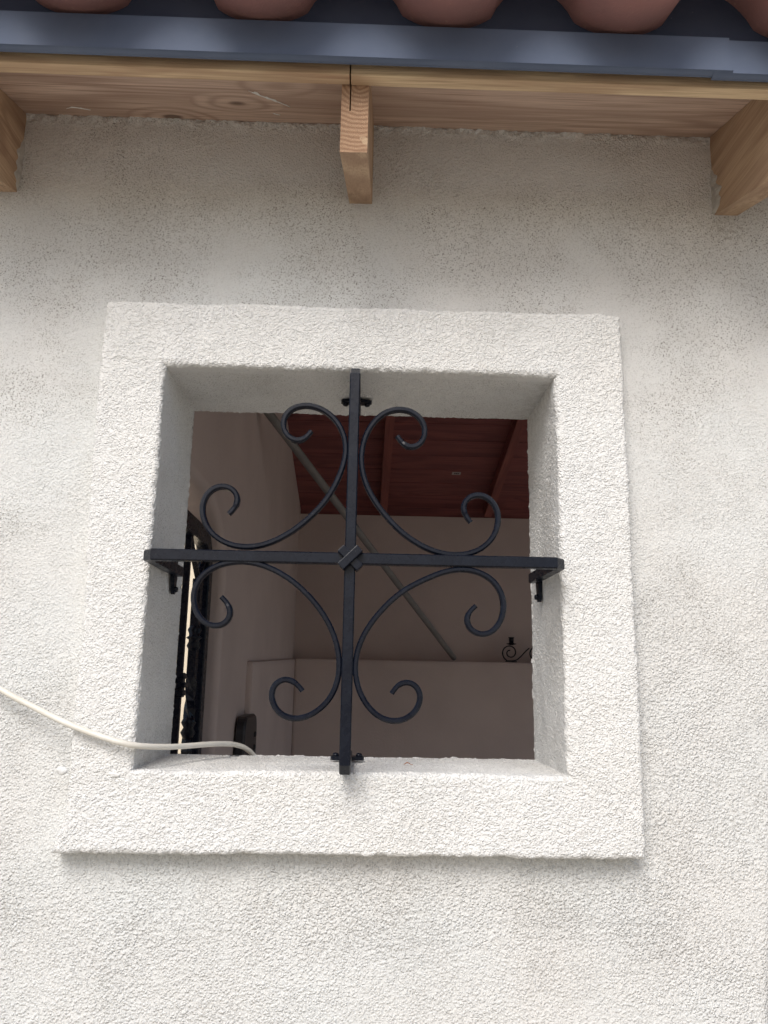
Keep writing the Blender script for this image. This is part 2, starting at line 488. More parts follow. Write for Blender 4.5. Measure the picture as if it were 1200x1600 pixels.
def wall_mesh():
    xs = np.r_[np.arange(-1.1, -.74, .06), np.arange(-.74, .45, .0019), .45 + np.linspace(0, 1, 100) * .121]
    zs = np.r_[np.arange(0, 1.12, .08), np.arange(1.12, 2.60, .0019)]
    nz_ = len(zs)
    Z = np.tile(zs, len(xs)); X = np.repeat(xs, nz_)
    xe = x_edge(Z) - RAD
    X = np.where(X > .45, .45 + (X - .45) / .121 * (xe - .45), X)
    Y = np.zeros_like(X)
    cols = []
    ze = zs; xr = x_edge(ze) - RAD
    for a in np.linspace(0, math.pi / 2, 16)[1:]:
        cols.append(np.stack([xr + RAD * math.sin(a), np.full(nz_, RAD * (1 - math.cos(a))), ze], 1))
    for y in np.linspace(RAD, YB, 30)[1:]:
        cols.append(np.stack([xr + RAD, np.full(nz_, y), ze], 1))
    P = np.vstack([np.stack([X, Y, Z], 1)] + cols)
    nu = len(xs) + 44
    # coarse dashed stucco below, floated and pitted plaster above
    a = noise(P / np.array([.0052, .0044, .0044])) + .5 * noise(P / .0031 + 9)
    coarse = np.tanh(1.7 * a)
    fine = .6 * noise(P / .0048 + 3) + .45 * noise(P / .0029 + 60)
    upw = sstep(1.60, 2.10, P[:, 2] + .16 * noise(P * 3.1 + 4) + .05 * noise(P * 14)) * (1 - .45 * sstep(2.38, 2.46, P[:, 2] + .03 * noise(P * 9)))
    patch = np.clip(.5 + .9 * noise(P * 5.5 + 17) + .4 * noise(P * 17), 0, 1)
    amp = .00050 * (.7 + .6 * patch)
    h = (1 - upw) * coarse * amp + upw * (fine * .00045 + coarse * .00022 * patch)
    h += .0016 * noise(P * 6.0) + .0009 * noise(P * 21)
    # rough plaster bead where the wall dies into the boards
    top = sstep(2.562, 2.585, P[:, 2])
    h += top * (.002 + .004 * noise(P * 45) + .003 * noise(P * 170))
    h *= sstep(-.86, -.75, P[:, 0]) * sstep(1.00, 1.11, P[:, 2])
    D = np.stack([np.zeros(len(P)), -np.ones(len(P)), np.zeros(len(P))], 1)
    P2 = P + D * h[:, None]
    # grit in the pits, with their shade painted in
    band = sstep(2.12, 2.28, P[:, 2]) * (1 - .75 * sstep(2.40, 2.52, P[:, 2]))
    under = (1 - sstep(1.36, 1.42, P[:, 2])) * sstep(1.22, 1.30, P[:, 2]) * sstep(-.5, -.2, P[:, 0])
    side = sstep(.40, .44, P[:, 0]) * sstep(1.25, 1.5, P[:, 2])
    pm = np.clip(.20 + .85 * noise(P * 6.5 + 41) + .45 * noise(P * 19 + 2) + .55 * band + .3 * under + .25 * side, 0, 1)
    low = sstep(.25, 1.0, -a) * (1 - .5 * upw)
    pit = np.clip(low * (.10 + .8 * pm), 0, 1)
    grit = np.clip(.06 + 1.1 * pm ** 1.5 * (.62 + .38 * upw) + .14 * upw, 0, 1)
    below_raf = np.exp(-((P[:, 0] - .607) / .035) ** 2 - ((P[:, 2] - 2.405) / .022) ** 2)
    pit = np.clip(pit + .9 * below_raf * sstep(-.2, .5, noise(P / .006 + 77)), 0, 1)
    stain = np.clip(.5 * np.exp(-((P[:, 0] - .15) / .25) ** 2 - ((P[:, 2] - 1.34) / .05) ** 2) * sstep(0, .6, noise(P * np.array([40., 1, 8]))), 0, 1)
    ins = .012
    def keep(c):
        return ~((c[:, 0] > TX0 + ins) & (c[:, 0] < TX1 - ins) & (c[:, 2] > TZ0 + ins) & (c[:, 2] < TZ1 - ins))
    return grid_mesh('wall_face', P2, nu, nz_, keep=keep, attr={'pit': pit, 'grit': grit, 'stain': stain, 'lump': (1 - .8 * upw) * (.6 + .5 * patch)})

wall = link('stucco_wall', wall_mesh(), None, M_WALL)
tag(wall, 'outer white rough stucco wall with a square unglazed window, under the eaves', 'wall')

def surround_mesh():
    inn = np.array([[OX0, OZ0], [OX1, OZ0], [OX1, OZ1], [OX0, OZ1]])
    out = np.array([[TX0, TZ0], [TX1, TZ0], [TX1, TZ1], [TX0, TZ1]])
    sd_ = np.array([[0, -1], [1, 0], [0, 1], [-1, 0]], float)
    cdir = np.array([[-1, -1], [1, -1], [1, 1], [-1, 1]], float)
    NS = 450
    prof = []                                      # (fraction 0 inner..1 outer, extra offset, Y, n_off, n_y)
    for y in np.linspace(.012, -PROUD + .006, 14): prof.append((1, 0, y, 1, 0))
    for a in np.linspace(0, 90, 5)[1:]:
        c, s_ = math.cos(rad(a)), math.sin(rad(a)); prof.append((1, -.006 + .006 * c, -PROUD + .006 - .006 * s_, c, -s_))
    for t in np.linspace(1, 0, 66)[1:-1]:
        prof.append((t * (1 - .06 - .075) + .075, 0, -PROUD, 0, -1))
    for a in np.linspace(90, 0, 7):
        c, s_ = math.cos(rad(a)), math.sin(rad(a)); prof.append((0, .008 - .008 * c, -PROUD + .008 - .008 * s_, -c, -s_))
    for y in np.linspace(-PROUD + .008, YB - .002, 110)[1:]: prof.append((0, 0, y, -1, 0))
    for t in np.linspace(0, .05, 6): prof.append((0, t, YB, 0, 1))
    NP_ = len(prof)
    V = np.zeros((4 * NS, NP_, 3)); N = np.zeros_like(V); SIDE = np.zeros((4 * NS, NP_))
    for k in range(4):
        k2 = (k + 1) % 4
        for j, (t, ex, y, no, ny) in enumerate(prof):
            a = inn[k] + (out[k] - inn[k]) * t + cdir[k] * ex
            b = inn[k2] + (out[k2] - inn[k2]) * t + cdir[k2] * ex
            f = np.linspace(0, 1, NS, endpoint=False)
            pt = a[None] + (b - a)[None] * f[:, None]
            V[k * NS:(k + 1) * NS, j, 0] = pt[:, 0]; V[k * NS:(k + 1) * NS, j, 2] = pt[:, 1]; V[k * NS:(k + 1) * NS, j, 1] = y
            dd = np.repeat(sd_[k][None], NS, 0); dd[0] = cdir[k]
            N[k * NS:(k + 1) * NS, j, 0] = dd[:, 0] * no; N[k * NS:(k + 1) * NS, j, 2] = dd[:, 1] * no; N[k * NS:(k + 1) * NS, j, 1] = ny
            SIDE[k * NS:(k + 1) * NS, j] = k
    V = V.reshape(-1, 3); N = N.reshape(-1, 3); SIDE = SIDE.ravel()
    P = V.copy()
    # the left edge is feathered into the wall over its lower half
    isout = np.tile(np.array([p[0] == 1 and p[3] > .5 for p in prof]), 4 * NS)
    fe = (1 - sstep(1.65, 2.0, P[:, 2])) * sstep(-PROUD, .0, P[:, 1]) * (SIDE == 3) * isout
    fw = (1 - sstep(1.65, 2.0, P[:, 2])) * (SIDE == 3) * sstep(TX0 + .040, TX0, P[:, 0]) * sstep(.012, -.03, P[:, 1]) * sstep(TZ0 - .002, TZ0 + .05, P[:, 2])
    P[:, 0] += .012 * fw
    a = noise(P / np.array([.0060, .0048, .0042])) + .5 * noise(P / .0032 + 19)
    coarse = np.tanh(1.9 * a)
    front = sstep(.0, -.03, P[:, 1])
    amp = np.where(P[:, 1] < -.02, .00060, .00045)
    pitn = noise(P / .0045 + 71)
    h = coarse * amp + (1 - front) * (.00035 * noise(P / .003) - .0007 * sstep(.35, .7, pitn))
    h += .0022 * noise(P * 9 + 5) + .0010 * noise(P * 28)
    # ragged arrises
    edge = np.exp(-((P[:, 1] + PROUD - .004) / .006) ** 2) * (np.abs(N[:, 1]) < .98)
    h += edge * (.0014 * noise(P * 130) + .0012 * noise(P * 60))
    back = np.exp(-((P[:, 1] - YB) / .006) ** 2)
    h += back * (.0026 * noise(P * 110 + 3) + .0012 * noise(P * 260))
    # trowel line where the lintel coat overlaps the left upright
    line = np.exp(-((P[:, 2] - 2.131 - .002 * noise(P * 30)) / .0022) ** 2) * (P[:, 0] < -.30) * (P[:, 0] > -.405) * (P[:, 1] < -.02)
    h += line * .0012
    P = P + N * h[:, None]
    pm = np.clip(.15 + .7 * noise(P * 7 + 21) + .4 * noise(P * 21), 0, 1)
    rev = sstep(-.02, .0, P[:, 1]) * (P[:, 1] > -.01)
    pit = np.clip(sstep(.4, 1.1, -a) * pm * .9 , 0, 1)  # grit plus painted self-shadow in the hollows
    corner = np.exp(-((P[:, 0] - OX0) / .02) ** 2 - ((P[:, 2] - OZ0) / .05) ** 2) + np.exp(-((P[:, 0] - OX1) / .03) ** 2 - ((P[:, 2] - OZ1) / .05) ** 2)
    pit = np.clip(pit + .55 * corner * rev * sstep(-.3, .5, noise(P / .009)), 0, 1)
    grit = np.clip(rev * (.62 + .6 * pm) + .35 * pm, 0, 1)
    nn_ = sstep(-.1, .6, noise(P * np.array([60., 20, 60]) + 8))
    stain = .45 * np.exp(-((P[:, 0] - .06) / .13) ** 2 - ((P[:, 2] - 1.503) / .011) ** 2) * (.3 + .7 * sstep(-.4, .5, noise(P * 50)))
    for (x_, z_, sx, sz) in ((.362, 2.10, .022, .0035), (.10, 1.468, .02, .007), (.06, 1.475, .014, .006), (-.38, 1.58, .012, .02), (.34, 1.62, .012, .012), (-.392, 1.50, .012, .006)):
        stain = stain + .55 * np.exp(-((P[:, 0] - x_) / sx) ** 2 - ((P[:, 2] - z_) / sz) ** 2) * nn_
    stain = np.clip(stain * (P[:, 1] < .01) + .22 * rev * sstep(-.2, .6, noise(P * 11)), 0, 1)
    return grid_mesh('window_surround', P, 4 * NS, NP_, wrap=True, attr={'pit': pit, 'grit': grit, 'stain': stain, 'lump': np.where((P[:, 1] < -.02) | isout, .95, .6)})
sur = link('window_surround', surround_mesh(), wall, M_TRIM)

# inner skin of the same wall, facing the room
m = MB()
def skin(x0, x1, z0, z1, y=YB + .004):
    m.add([(x0, y, z0), (x1, y, z0), (x1, y, z1), (x0, y, z1)], [[0, 1, 2, 3]])
skin(-1.1, OX0 - .02, 0, 2.64); skin(OX0 - .02, OX1 + .02, 0, OZ0 - .02); skin(OX0 - .02, OX1 + .02, OZ1 + .02, 2.64); y_ = YB + .004
m.add([(OX1 + .02, y_, 0), (.586, y_, 0), (.586, y_, 1.2), (.752, y_, 2.585), (.752, y_, 2.64), (OX1 + .02, y_, 2.64)], [[0, 1, 2, 3, 4, 5]])
m.build('inner_skin', M_ROOM, wall)
m = MB(); m.add([(x, y, z) for y in (.014, YB) for x, z in ((.70, 2.20), (1.5, 2.20), (1.5, 0), (2.8, 0), (2.8, 2.63), (.70, 2.63))], [[0, 1, 4, 5], [1, 2, 3, 4], [6, 11, 10, 7], [7, 10, 9, 8], [0, 6, 7, 1], [1, 7, 8, 2], [3, 9, 10, 4], [4, 10, 11, 5], [5, 11, 6, 0]])
m.build('added_wall_section', M_WALL, wall)  # unseen wall right of the doorway, added for the room's light

# dabs of filler left on the surround
def blob(cx, cz, rx, rz, y, seed):
    bm = bmesh.new(); bmesh.ops.create_icosphere(bm, subdivisions=3, radius=1.0)
    r_ = np.array([v.co[:] for v in bm.verts]); n_ = noise(r_ * 1.3 + seed) * .3
    for v, q in zip(bm.verts, n_):
        v.co = Vector((cx + v.co.x * rx * (1 + q), y + v.co.y * .005 * (1 + q), cz + v.co.z * rz * (1 + q)))
    me = bpy.data.meshes.new('filler_dab'); bm.to_mesh(me); bm.free()
    for p in me.polygons: p.use_smooth = True
    return me
link('filler_dab', blob(-.417, 1.5115, .0085, .0055, -.0352, 3), wall, M_TRIM)
link('filler_dab', blob(-.345, 1.507, .008, .0045, -.0322, 9), wall, M_TRIM)

# ================================================================== roof
SL = .305
DZ = 2.585                                            # underside of the boards at the wall plane
roof = empty('tiled_roof', (0, 0, DZ), 'clay tiled roof edge with timber rafters and dark metal drip edge above the window', 'roof')
RID = 1.47
m = MB()
y0, y1 = -.245, RID
z0, z1 = DZ + SL * y0, DZ + SL * y1
m.add([(x, y, z + t) for x in (-.98, 2.9) for (y, z) in ((y0, z0), (y1, z1)) for t in (0, .015)],
      [[0, 2, 3, 1], [4, 5, 7, 6], [0, 4, 6, 2], [1, 3, 7, 5], [0, 1, 5, 4], [2, 6, 7, 3]])
m.build('roof_board', M_DECK, roof)
BS = .24
m = MB()
yb0, yb1 = RID, 3.5
f_ = lambda y: 2.61 + BS * (3.2 - y) + .022
m.add([(x, y, f_(y) + t) for x in (-.98, 2.9) for y in (yb0, yb1) for t in (0, .02)],
      [[0, 2, 3, 1], [4, 5, 7, 6], [0, 4, 6, 2], [1, 3, 7, 5], [0, 1, 5, 4], [2, 6, 7, 3]])
m.build('roof_board', M_DECK, roof)

RW = .0386
YE = -.225
def rafter_mesh():
    m = MB(); a = RW / 2
    zb = lambda y: 2.4343 + SL * y
    zt = lambda y: DZ - .0008 + SL * y
    def prism(xa, xb, ya, yb, za, zb_, cap):
        # za, zb_: functions of y
        vs_ = [(x, y, q(y)) for x in (xa, xb) for y in (ya, yb) for q in (za, zb_)]
        m.add(vs_, [[0, 2, 3, 1], [4, 5, 7, 6], [0, 4, 6, 2], [1, 3, 7, 5], [2, 6, 7, 3]])
        m.add([vs_[i] for i in (0, 1, 5, 4)], [[0, 1, 2, 3]], 1 if cap else 0)
    ys = YE + .016
    prism(-a, a, ys, .15, zb, zt, True)
    ck = -.0065
    zc = lambda y: 2.432
    prism(-a, a, YE, ys - .0001, zb, zc, True)
    prism(-a, ck - .0011, YE, ys - .0001, lambda y: 2.4321, zt, True)
    prism(ck + .0009, a, YE, ys - .0001, lambda y: 2.4321, zt, True)
    me = bpy.data.meshes.new('rafter'); me.from_pydata(m.v, [], m.f)
    me.polygons.foreach_set('material_index', m.m)
    bm = bmesh.new(); bm.from_mesh(me); bmesh.ops.recalc_face_normals(bm, faces=bm.faces); bm.to_mesh(me); bm.free()
    me.materials.append(M_RAFT); me.materials.append(M_END)
    return me
rm = rafter_mesh()
for i, (x, sk) in enumerate(((-.0206, 2.1), (-.618, 0), (.607, 0), (1.21, 0), (1.82, 0), (2.43, 0))):
    o = link('rafter', rm, roof, None, (x, 0, 0)); o.rotation_euler.z = rad(-sk) if sk else 0
    if sk: o.location.x = x

m = MB(); jx = -.036
for xa, xb, dy in ((-.98, jx - .0009, 0), (jx + .0009, 2.9, .0006)):
    m = MB(); m.box(((xa + xb) / 2, -.2352 + dy, 2.4905), (xb - xa, .0196, .0345), bev=.0016)
    m.build('fascia_strip', M_STRIP, roof)

def drip(xa, xb, dy, dz):
    m = MB()
    pr_ = [(-.14, 2.5740), (-.2600, 2.5425), (-.2640, 2.5395), (-.2655, 2.4850), (-.2685, 2.4822), (-.2640, 2.4796), (-.2590, 2.4800)]
    n = len(pr_)
    xs = [xa, xb]
    o_ = [(x, y + dy, z + dz) for x in xs for (y, z) in pr_]
    i_ = [(x, y + .0012 + dy, z - .0012 + dz) for x in xs for (y, z) in pr_]
    f1 = [[i, i + 1, n + i + 1, n + i] for i in range(n - 1)]
    m.add(o_, f1); m.add(i_, [f[::-1] for f in f1])
    for x_i in (0, 1):
        for i in range(n - 1):
            m.add([o_[x_i * n + i], o_[x_i * n + i + 1], i_[x_i * n + i + 1], i_[x_i * n + i]], [[0, 1, 2, 3]])
    return m.build('drip_edge', M_METAL, roof)
drip(-.98, .497, 0, 0); drip(.47, 2.9, .0022, -.0022)
m = MB(); m.box((.96, -.246, 2.60), (3.88, .004, .115)); m.build('bird_stop', M_STOP, roof)

PIT = .2545
def tile_mesh():
    m = MB(); n = 34
    xs = np.linspace(-PIT / 2 - .012, PIT / 2 + .012, n)
    L = .40
    def zf(x):
        a = abs(x)
        if a < .064: return .104 - math.sqrt(.104 ** 2 - a * a)
        k = .104 - math.sqrt(.104 ** 2 - .064 ** 2)
        return k + .060 * math.sin(math.pi / 2 * min(1, (a - .064) / (PIT / 2 - .064))) ** .75
    T = .013
    rows = []
    for y in (0, .006, L):
        for k in (0, 1):
            rows.append([(x, y, zf(float(x)) + SL * y + k * T - (.0 if y else .0) ) for x in xs])
    V = [p for r_ in rows for p in r_]
    id_ = lambda r_, i: r_ * n + i
    fs = []
    for i in range(n - 1):
        for r_ in (0, 2):
            fs.append([id_(r_, i), id_(r_, i + 1), id_(r_ + 2, i + 1), id_(r_ + 2, i)])
            fs.append([id_(r_ + 1, i), id_(r_ + 3, i), id_(r_ + 3, i + 1), id_(r_ + 1, i + 1)])
        fs.append([id_(0, i), id_(1, i), id_(1, i + 1), id_(0, i + 1)])
        fs.append([id_(4, i), id_(4, i + 1), id_(5, i + 1), id_(5, i)])
    for r_ in (0, 2):
        fs.append([id_(r_, 0), id_(r_ + 2, 0), id_(r_ + 3, 0), id_(r_ + 1, 0)])
        fs.append([id_(r_, n - 1), id_(r_ + 1, n - 1), id_(r_ + 3, n - 1), id_(r_ + 2, n - 1)])
    m.add(V, fs, smooth=True)
    me = m.mesh('roof_tile'); me.materials.append(M_TILE)
    me.set_sharp_from_angle(angle=rad(40))
    return me
tm = tile_mesh()
TY = -.348
for r_ in range(5):
    for c in range(-3, 12):
        y = TY + r_ * .36
        z = 2.5425 + SL * (y + .262) + r_ * .016
        o = link('roof_tile', tm, roof, None, (-.160 + c * PIT + rnd.uniform(-.004, .004), y + rnd.uniform(-.006, .006), z + rnd.uniform(0, .002)))
        o.rotation_euler = (0, rad(rnd.uniform(-.6, .6)), rad(rnd.uniform(-.7, .7)))

# plaster smeared on to the rafter sides and paint on the soffit
def smear(name, x, sgn, yw, za, zb, mat, seed):
    n1, n2 = 26, 12
    P = []
    for i in range(n1):
        z = za + (zb - za) * i / (n1 - 1)
        for j in range(n2): P.append((x, j / (n2 - 1), z))
    P = np.array(P)
    w = yw * (np.sin(np.pi * np.clip((P[:, 2] - za) / (zb - za), 0.02, .98)) ** .6) * (.7 + .55 * noise(np.stack([P[:, 2] * 70, P[:, 2] * 0 + seed, P[:, 2] * 0], 1)))
    t = P[:, 1].copy()
    P[:, 1] = .006 - t * (w + .006)
    P[:, 2] += -.30 * t * w
    th = .0042 * (1 - t ** 3) * (1 + .5 * noise(P * 160 + seed)) * (t < .999)
    P[:, 0] += sgn * (th - .0004)
    me = grid_mesh(name, P, n1, n2)
    return link(name, me, roof, mat)
smear('plaster_smear', .607 - RW / 2, -1, .036, 2.437, 2.520, M_MORTAR, 3.3)
smear('plaster_smear', -.618 + RW / 2, 1, .022, 2.437, 2.535, M_MORTAR, 8.1)
def paint(pts, wd):
    m = MB()
    P = spline(pts, 26)
    L_, R_ = [], []
    for i, p in enumerate(P):
        y = p[1]; w = wd * (.35 + .9 * abs(noise(np.array([[i * .43 + .5, 3.3, wd * 900]]))[0])) * math.sin(math.pi * (i + .6) / 27.2)
        L_.append((p[0], y - w)); R_.append((p[0], y + w))
    zz = lambda q, k: (q[0], q[1], DZ + SL * q[1] - .0006 - k)
    n = len(P)
    V = [zz(q, .0) for q in L_] + [zz(q, 0) for q in R_] + [zz(((a[0] + b[0]) / 2, (a[1] + b[1]) / 2), .0012) for a, b in zip(L_, R_)]
    fs = []
    for i in range(n - 1):
        fs.append([i, i + 1, 2 * n + i + 1, 2 * n + i]); fs.append([2 * n + i, 2 * n + i + 1, n + i + 1, n + i])
    m.add(V, fs)
    m.build('paint_smear', M_DAUB, roof)
paint([(-.200, -.118), (-.186, -.104), (-.165, -.088), (-.140, -.066)], .0062)
paint([(-.196, -.112), (-.190, -.112), (-.184, -.106)], .006)
paint([(-.172, -.040), (-.166, -.036), (-.160, -.034)], .003)
paint([(-.52, -.03), (-.505, -.035), (-.48, -.028)], .003)

# ================================================================== window grille
GX, GY, GZ = -.0205, -.085, 1.812
grille = empty('window_grille', (GX, GY, GZ), 'black wrought iron window grille, a cross of bars with four C scrolls', 'window grille')
SCROLLS = {"UL":[[-626,1890],[-673,1825],[-731,1771],[-804,1743],[-882,1753],[-950,1793],[-1001,1854],[-1032,1927],[-1041,2006],[-1027,2084],[-991,2154],[-936,2211],[-867,2251],[-792,2275],[-713,2283],[-634,2277],[-556,2258],[-483,2228],[-414,2188],[-351,2140],[-293,2085],[-243,2023],[-201,1956],[-167,1884],[-140,1809],[-123,1732],[-114,1653],[-113,1573],[-121,1494],[-135,1416],[-154,1339],[-178,1263],[-205,1188],[-236,1115],[-269,1043],[-306,972],[-347,904],[-391,838],[-439,774],[-489,712],[-542,653],[-597,596],[-654,541],[-713,488],[-775,437],[-838,389],[-904,344],[-971,302],[-1041,263],[-1112,229],[-1186,199],[-1261,174],[-1339,156],[-1418,145],[-1497,141],[-1576,145],[-1655,157],[-1732,177],[-1806,205],[-1876,243],[-1941,289],[-1998,343],[-2048,406],[-2088,474],[-2119,547],[-2138,624],[-2144,704],[-2135,782],[-2110,858],[-2067,924],[-2008,977],[-1936,1010],[-1857,1018],[-1780,1001],[-1714,958],[-1668,893],[-1653,816],[-1672,739],[-1714,672],[-1766,612]],"UR":[[644,1846],[690,1780],[746,1723],[817,1688],[897,1690],[966,1729],[1016,1791],[1043,1866],[1049,1946],[1034,2025],[1000,2097],[949,2159],[885,2207],[812,2240],[733,2257],[653,2259],[574,2246],[499,2219],[429,2180],[367,2129],[312,2071],[264,2006],[224,1937],[190,1864],[164,1788],[144,1711],[131,1632],[124,1552],[123,1472],[129,1392],[141,1312],[159,1234],[182,1157],[210,1082],[243,1009],[281,938],[323,870],[367,803],[415,739],[465,676],[517,615],[571,555],[627,498],[685,443],[746,391],[810,342],[877,297],[945,255],[1015,216],[1087,182],[1162,152],[1238,128],[1317,110],[1396,98],[1476,92],[1556,94],[1636,103],[1714,121],[1789,148],[1861,184],[1926,231],[1984,286],[2034,349],[2074,418],[2103,493],[2120,571],[2125,651],[2115,731],[2089,807],[2047,875],[1989,930],[1917,966],[1839,978],[1760,965],[1691,925],[1642,862],[1625,784],[1640,706],[1678,636],[1727,572]],"LL":[[-1798,-578],[-1740,-635],[-1693,-700],[-1666,-776],[-1671,-855],[-1711,-924],[-1778,-968],[-1857,-981],[-1936,-969],[-2009,-934],[-2070,-882],[-2118,-818],[-2153,-745],[-2175,-668],[-2185,-588],[-2181,-507],[-2163,-429],[-2131,-355],[-2085,-289],[-2028,-232],[-1963,-184],[-1893,-145],[-1818,-116],[-1740,-94],[-1661,-80],[-1580,-73],[-1500,-73],[-1419,-80],[-1340,-94],[-1262,-113],[-1185,-138],[-1110,-168],[-1037,-201],[-966,-239],[-896,-280],[-829,-324],[-764,-372],[-701,-422],[-641,-476],[-582,-532],[-526,-590],[-473,-650],[-421,-712],[-373,-777],[-328,-843],[-286,-912],[-248,-983],[-214,-1056],[-185,-1131],[-160,-1208],[-140,-1286],[-125,-1366],[-117,-1446],[-115,-1526],[-119,-1607],[-131,-1686],[-151,-1765],[-179,-1840],[-216,-1912],[-262,-1978],[-315,-2038],[-376,-2092],[-442,-2138],[-513,-2175],[-589,-2202],[-668,-2215],[-749,-2212],[-827,-2191],[-897,-2152],[-955,-2097],[-998,-2029],[-1024,-1953],[-1026,-1873],[-1002,-1796],[-950,-1736],[-877,-1703],[-797,-1705],[-723,-1737],[-661,-1789],[-608,-1849]],"LR":[[1793,-631],[1735,-686],[1689,-750],[1668,-826],[1685,-903],[1731,-967],[1798,-1009],[1875,-1026],[1953,-1015],[2023,-979],[2081,-925],[2126,-859],[2159,-787],[2178,-710],[2186,-631],[2181,-551],[2163,-474],[2132,-401],[2090,-334],[2037,-274],[1975,-224],[1906,-184],[1833,-154],[1756,-133],[1678,-121],[1598,-118],[1519,-123],[1440,-135],[1363,-154],[1287,-178],[1213,-207],[1140,-239],[1068,-272],[997,-307],[926,-344],[857,-383],[790,-426],[726,-472],[663,-521],[603,-574],[546,-629],[491,-687],[439,-746],[389,-808],[341,-871],[296,-937],[254,-1005],[217,-1075],[184,-1147],[157,-1222],[135,-1298],[120,-1376],[111,-1455],[110,-1535],[116,-1614],[130,-1692],[151,-1769],[179,-1844],[214,-1915],[255,-1982],[304,-2045],[360,-2102],[422,-2151],[492,-2190],[567,-2215],[645,-2226],[725,-2221],[801,-2199],[870,-2161],[930,-2109],[975,-2044],[1004,-1970],[1011,-1891],[990,-1815],[942,-1752],[872,-1716],[793,-1712],[721,-1743],[664,-1798],[619,-1863]]}
B = .0163
def bar(name, horizontal):
    m = MB(); LEG = .104; k = .010
    if horizontal:
        a, b = -.316 + B / 2, .289 - B / 2
        path = [(a, LEG, GZ), (a, GY + k, GZ), (a + k * .9, GY, GZ), (b - k * .9, GY, GZ), (b, GY + k, GZ), (b, .092, GZ)]
        ref = (0, 0, 1)
    else:
        a, b = 1.5185 + B / 2 - .002, 2.105 - B / 2
        path = [(GX, LEG, a), (GX, GY + k, a), (GX, GY, a + k * .9), (GX - .0003, GY, GZ), (GX, GY, b - k * .9), (GX, GY + k, b), (GX, LEG - .006, b)]
        ref = (1, 0, 0)
    s = B if horizontal else B * .95
    m.sweep(path, rrect(s, s, .0016), ref)
    return m.build(name, M_IRON, grille)
bar('horizontal_bar', True); bar('vertical_bar', False)
for key in ('UL', 'UR', 'LL', 'LR'):
    P = spline(np.array(SCROLLS[key]) / 10000.0, 150)
    path = [(GX + p[0], GY, GZ + p[1]) for p in P]
    n = len(path)
    sc = [1.0 if 3 < i < n - 4 else .86 for i in range(n)]
    m = MB(); m.sweep(path, rrect(.0078, .0118, .0022), (0, 1, 0), scale=sc, smooth=False)
    m.build('scroll', M_IRON, grille)
cl = empty('collar', (0, 0, 0)); cl.parent = grille
m = MB()
R45 = lambda s: Matrix.Rotation(rad(45 * s), 3, 'Y')
def clip(sgn, yf, w, L):
    m = MB(); R_ = Matrix.Rotation(rad(-45 * sgn), 3, 'Y')
    c = Vector((GX, yf + .0025, GZ))
    m.box(c, (L, .005, w), R_, .0012)
    for e in (-1, 1):
        m.box(c + R_ @ Vector((e * (L / 2 - .0027), .0105, 0)), (.005, .0165, w - .0006), R_, .001)
    m.build('clip', M_IRON, cl)
clip(-1, -.1002, .0125, .040); clip(1, -.1056, .0122, .038)
def tab(c, axis, nrm, L=.050):
    """flat fixing lug with a bolt near each end; axis = its length, nrm = away from the plaster"""
    ax, nn = Vector(axis), Vector(nrm); yy = Vector((0, 1, 0))
    m = MB()
    pr_ = []
    for t in np.linspace(-1, 1, 21):
        w = .0105 - .0040 * min(1, abs(t) * 1.6) ** 2
        if abs(t) > .8: w *= math.sqrt(max(.04, 1 - ((abs(t) - .8) / .2) ** 2))
        pr_.append((t * L / 2, w))
    up_ = [Vector(c) + ax * a + yy * w for a, w in pr_]; dn = [Vector(c) + ax * a - yy * w for a, w in pr_]
    n = len(pr_)
    V = [p + nn * .0005 for p in up_ + dn] + [p + nn * .0068 for p in up_ + dn]
    fs = []
    for i in range(n - 1):
        fs += [[i, i + 1, n + i + 1, n + i], [2 * n + i, 3 * n + i, 3 * n + i + 1, 2 * n + i + 1], [i, 2 * n + i, 2 * n + i + 1, i + 1], [n + i, n + i + 1, 3 * n + i + 1, 3 * n + i]]
    fs += [[0, n, 3 * n, 2 * n], [n - 1, 3 * n - 1, 4 * n - 1, 2 * n - 1]]
    m.add(V, fs)
    o = m.build('fixing_lug', M_IRON, grille)
    for e in (-1, 1):
        b = MB(); b.lathe(Vector(c) + ax * e * (L / 2 - .008) + nn * .0068, [(.0052, -.001), (.0052, .002), (.004, .0042), (.0015, .005)], nrm, 6)
        b.build('bolt', M_IRON, o)
tab((-.3165, .096, GZ - .002), (0, 0, 1), (1, 0, 0), .072)
tab((.2930, .090, GZ - .002), (0, 0, 1), (-1, 0, 0), .074)
tab((GX, .094, 2.1165), (1, 0, 0), (0, 0, -1), .053)
tab((GX, .098, 1.5175), (1, 0, 0), (0, 0, 1), .053)

# ================================================================== white cable
P = spline([(-.962, -.006, 2.56), (-.968, -.008, 2.2), (-.945, -.010, 1.92), (-.83, -.013, 1.782), (-.66, -.018, 1.695), (-.523, -.024, 1.622), (-.470, -.034, 1.599), (-.415, -.046, 1.577), (-.365, -.048, 1.560),
            (-.320, -.046, 1.5485), (-.285, .0, 1.5425), (-.262, .05, 1.540), (-.236, .105, 1.5385), (-.212, .165, 1.5335), (-.190, .205, 1.520), (-.175, .225, 1.490), (-.170, .228, 1.40), (-.172, .225, 1.0), (-.17, .225, .3)], 150)
m = MB(); m.sweep([tuple(p) for p in P], circ(.0043, 12), (.3, .2, 1), smooth=True)
tag(m.build('white_cable', M_CABLE), 'white round cable hanging across the wall and in over the window sill', 'cable')

